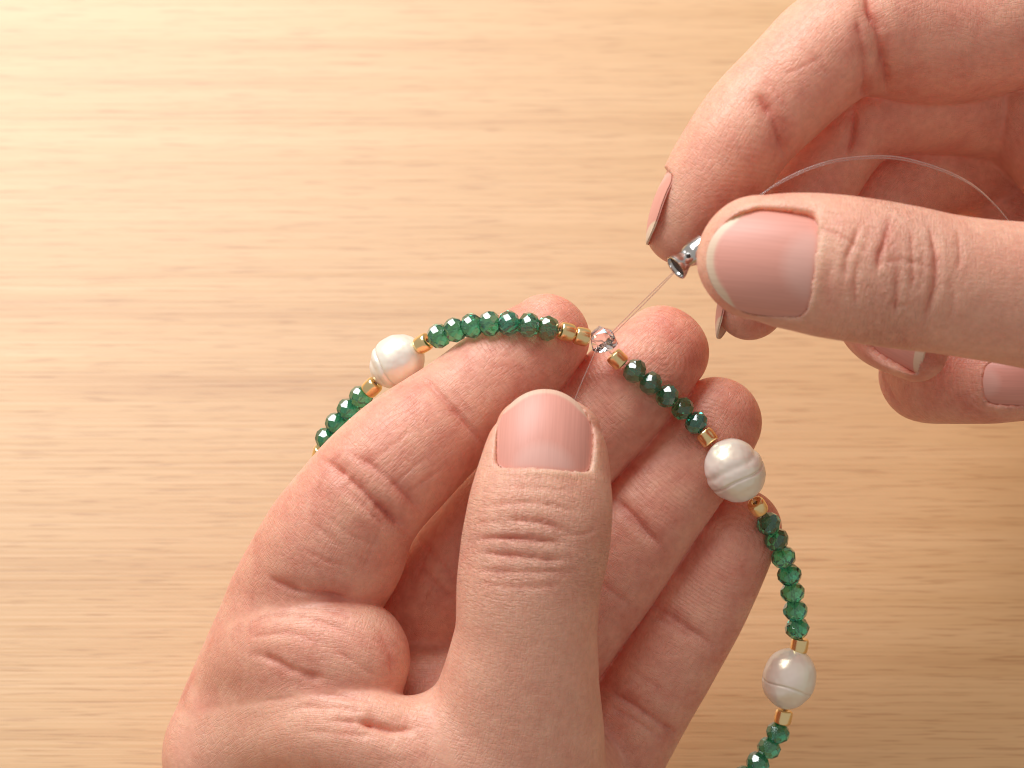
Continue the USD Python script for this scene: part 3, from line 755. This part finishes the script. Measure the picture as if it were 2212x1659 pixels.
gold_prof = [(0.40, -0.98), (0.70, -1.10), (0.98, -1.11), (1.16, -1.04), (1.28, -0.88), (1.34, -0.6), (1.36, 0), (1.34, 0.6), (1.28, 0.88), (1.16, 1.04), (0.98, 1.11), (0.70, 1.10), (0.40, 0.98), (0.36, 0.8), (0.36, -0.8)]
gold_bead = lathe(gold_prof, 32)
pearls = {7: (11, [(-0.28, 0.05, 0.07), (-0.62, 0.10, 0.03)]), 26: (23, [(0.16, 0.035, 0.05), (-0.26, 0.12, 0.04), (0.6, 0.1, 0.015)]), 36: (37, [(0.22, 0.03, 0.045)])}
lamp = np.array([-0.22, 0.37, 0.42]) - ORIGIN
HALF = unit(unit(np.array([lamp @ RX, lamp @ RY, lamp @ RZ])) + np.array([0, 0, 1.0]))
for i, (kind, vx, vy, z, s) in enumerate(strand):
    Fm = frame(ax[i])
    spin = rng.uniform(0, 6.28)
    Rm = np.array([[math.cos(spin), -math.sin(spin), 0], [math.sin(spin), math.cos(spin), 0], [0, 0, 1]])
    if kind == 'green':
        tm = faceted(i)
        best = -1
        for _ in range(10):                            # most beads settle with a facet that catches the window
            sp = rng.uniform(0, 6.28)
            R_ = np.array([[math.cos(sp), -math.sin(sp), 0], [math.sin(sp), math.cos(sp), 0], [0, 0, 1]])
            fit = (unit(tm.face_normals / np.array([1.86, 1.86, 1.66])) @ R_.T @ Fm.T @ HALF).max()
            if fit > best:
                best, Rm = fit, R_; v = tm.vertices * np.array([1.86, 1.86, 1.66]) * s
        name, m_, sm = 'green_bead', M['green_glass'], False
    elif kind == 'gold':
        tm = gold_bead; v = tm.vertices * s
        name, m_, sm = 'gold_bead', M['gold'], 60
    elif kind == 'pearl':
        tm = pearl_mesh(*pearls[i]); v = tm.vertices * np.array([3.85, 3.85, 4.15]) * s
        Rm = np.eye(3)
        name, m_, sm = 'pearl', M['pearl'], True
    else:
        tm = smooth_clear(3); tm = trimesh.convex.convex_hull(unit(np.random.default_rng(9).normal(0, 1, (46, 3))) * (1 + 0.08 * np.random.default_rng(5).normal(0, 1, (46, 1)))); v = tm.vertices * np.array([2.1, 2.1, 2.0])
        name, m_, sm = 'clear_bead', M['crystal'], False
    put(bracelet, name, (v @ Rm.T @ Fm.T + pos[i], tm.faces), m_, smooth=sm)


def tube_mesh(pts, r, n=8, step=0.5):
    pts = np.asarray(pts, float)
    L0 = np.concatenate([[0], np.cumsum(np.linalg.norm(np.diff(pts, axis=0), axis=1))])
    t = np.linspace(0, L0[-1], max(3, int(L0[-1] / step)))
    c = CubicSpline(L0, pts)(t) if len(pts) > 2 else np.stack([np.interp(t, L0, pts[:, k]) for k in range(3)], -1)
    T = unit(np.gradient(c, t, axis=0))
    x = unit(np.cross(T, [0.1, 0.25, 0.95])); y = np.cross(T, x)
    a = np.linspace(0, 2 * math.pi, n, endpoint=False)
    v = (c[:, None] + r * (np.cos(a)[None, :, None] * x[:, None] + np.sin(a)[None, :, None] * y[:, None])).reshape(-1, 3)
    idx = np.arange(len(v)).reshape(len(c), n); i2 = np.roll(idx, -1, 1)
    q = np.stack([idx[:-1], i2[:-1], i2[1:], idx[1:]], -1).reshape(-1, 4)
    f = np.vstack([q[:, [0, 1, 2]], q[:, [0, 2, 3]], np.stack([np.full(n - 2, idx[0, 0]), idx[0, 2:], idx[0, 1:-1]], -1), np.stack([np.full(n - 2, idx[-1, 0]), idx[-1, 1:-1], idx[-1, 2:]], -1)])
    tm = trimesh.Trimesh(v, f, process=False)
    if tm.volume < 0:
        tm.invert()
    return tm


# the thread the beads are strung on, its two ends up to the tube bead, and the loop behind it
put(bracelet, 'thread', tube_mesh(pos[:19], 0.13), M['nylon'])
put(bracelet, 'thread', tube_mesh(pos[18:], 0.13), M['nylon'])
c0 = pos[18]
cz = RO + 3.5
crimp = P(1487, 557, cz)
CS = 1.22
for off in (0.0, 3.0):
    put(bracelet, 'thread', tube_mesh([P(1318 + off, 722 + off, c0[2] + 0.4), P(1390 + off * 1.3, 650 + off * 1.3, (c0[2] + cz) / 2), crimp], 0.085), M['nylon'])
put(bracelet, 'thread', tube_mesh([P(1292, 745, c0[2] + 1.2), P(1268, 800, c0[2] + 1.2), P(1246, 852, c0[2] + 1.6), P(1236, 880, c0[2] + 1.4)], 0.075), M['nylon'])
for off, r in ((0.0, 0.11), (4.5, 0.09)):
    loop = [(1560, 500, cz), (1600, 455, cz + 1), (1652, 415, cz + 2), (1689, 390 + off, cz + 2), (1741, 365 + off, cz + 2), (1793, 348 + off, cz + 2), (1845, 340 + off, cz + 1), (1897, 337 + off, cz), (1949, 341 + off, cz - 1), (2001, 354 + off, cz - 2), (2053, 373 + off * 0.9, cz - 3), (2105, 402 + off * 0.6, cz - 4), (2144, 437 + off * 0.2, cz - 5), (2178, 477, cz - 6), (2200, 520, cz - 7)]
    put(bracelet, 'thread', tube_mesh([P(*p) for p in loop], r), M['nylon'], label='loop of clear thread rising behind the right thumb')

# the silver tube bead, pinched at its waist
n, rows = 40, 33
a = np.linspace(0, 2 * math.pi, n, endpoint=False)
zz = np.linspace(-1.95, 2.4, rows)
R0 = np.zeros((rows, n))
for k, z in enumerate(zz):
    flare = 1.62 - 0.42 * sstep(-1.95, -0.7, z) + 0.34 * sstep(-0.4, 0.6, z)
    R0[k] = flare * (1 - (0.24 * np.exp(-((z + 0.1) / 0.7) ** 2)) * (0.5 + 0.5 * np.cos(3 * a + 0.7)) - 0.05 * np.cos(2 * a))
outer = np.stack([R0 * np.cos(a), R0 * np.sin(a), np.broadcast_to(zz[:, None], (rows, n))], -1)
inner = outer.copy(); inner[..., :2] *= ((R0 - 0.2) / R0)[..., None]
rim = outer.copy()
v = np.concatenate([outer, inner[::-1]]).reshape(-1, 3)
idx = np.arange(len(v)).reshape(2 * rows, n); i2 = np.roll(idx, -1, 1); nx = np.roll(np.arange(2 * rows), -1)
q = np.stack([idx, i2, i2[nx], idx[nx]], -1).reshape(-1, 4)
tm = trimesh.Trimesh(v, np.vstack([q[:, [0, 1, 2]], q[:, [0, 2, 3]]]), process=False)
if tm.volume < 0:
    tm.invert()
cax = unit(P(1500, 541, cz) - P(1455, 576, cz + 1.1))
Cf = frame(cax)
tube_bead = put(bracelet, 'silver_crimp', ((tm.vertices * CS) @ Cf.T + crimp, tm.faces), M['silver'], smooth=40, label='silver tube bead pinched between thumb and forefinger')
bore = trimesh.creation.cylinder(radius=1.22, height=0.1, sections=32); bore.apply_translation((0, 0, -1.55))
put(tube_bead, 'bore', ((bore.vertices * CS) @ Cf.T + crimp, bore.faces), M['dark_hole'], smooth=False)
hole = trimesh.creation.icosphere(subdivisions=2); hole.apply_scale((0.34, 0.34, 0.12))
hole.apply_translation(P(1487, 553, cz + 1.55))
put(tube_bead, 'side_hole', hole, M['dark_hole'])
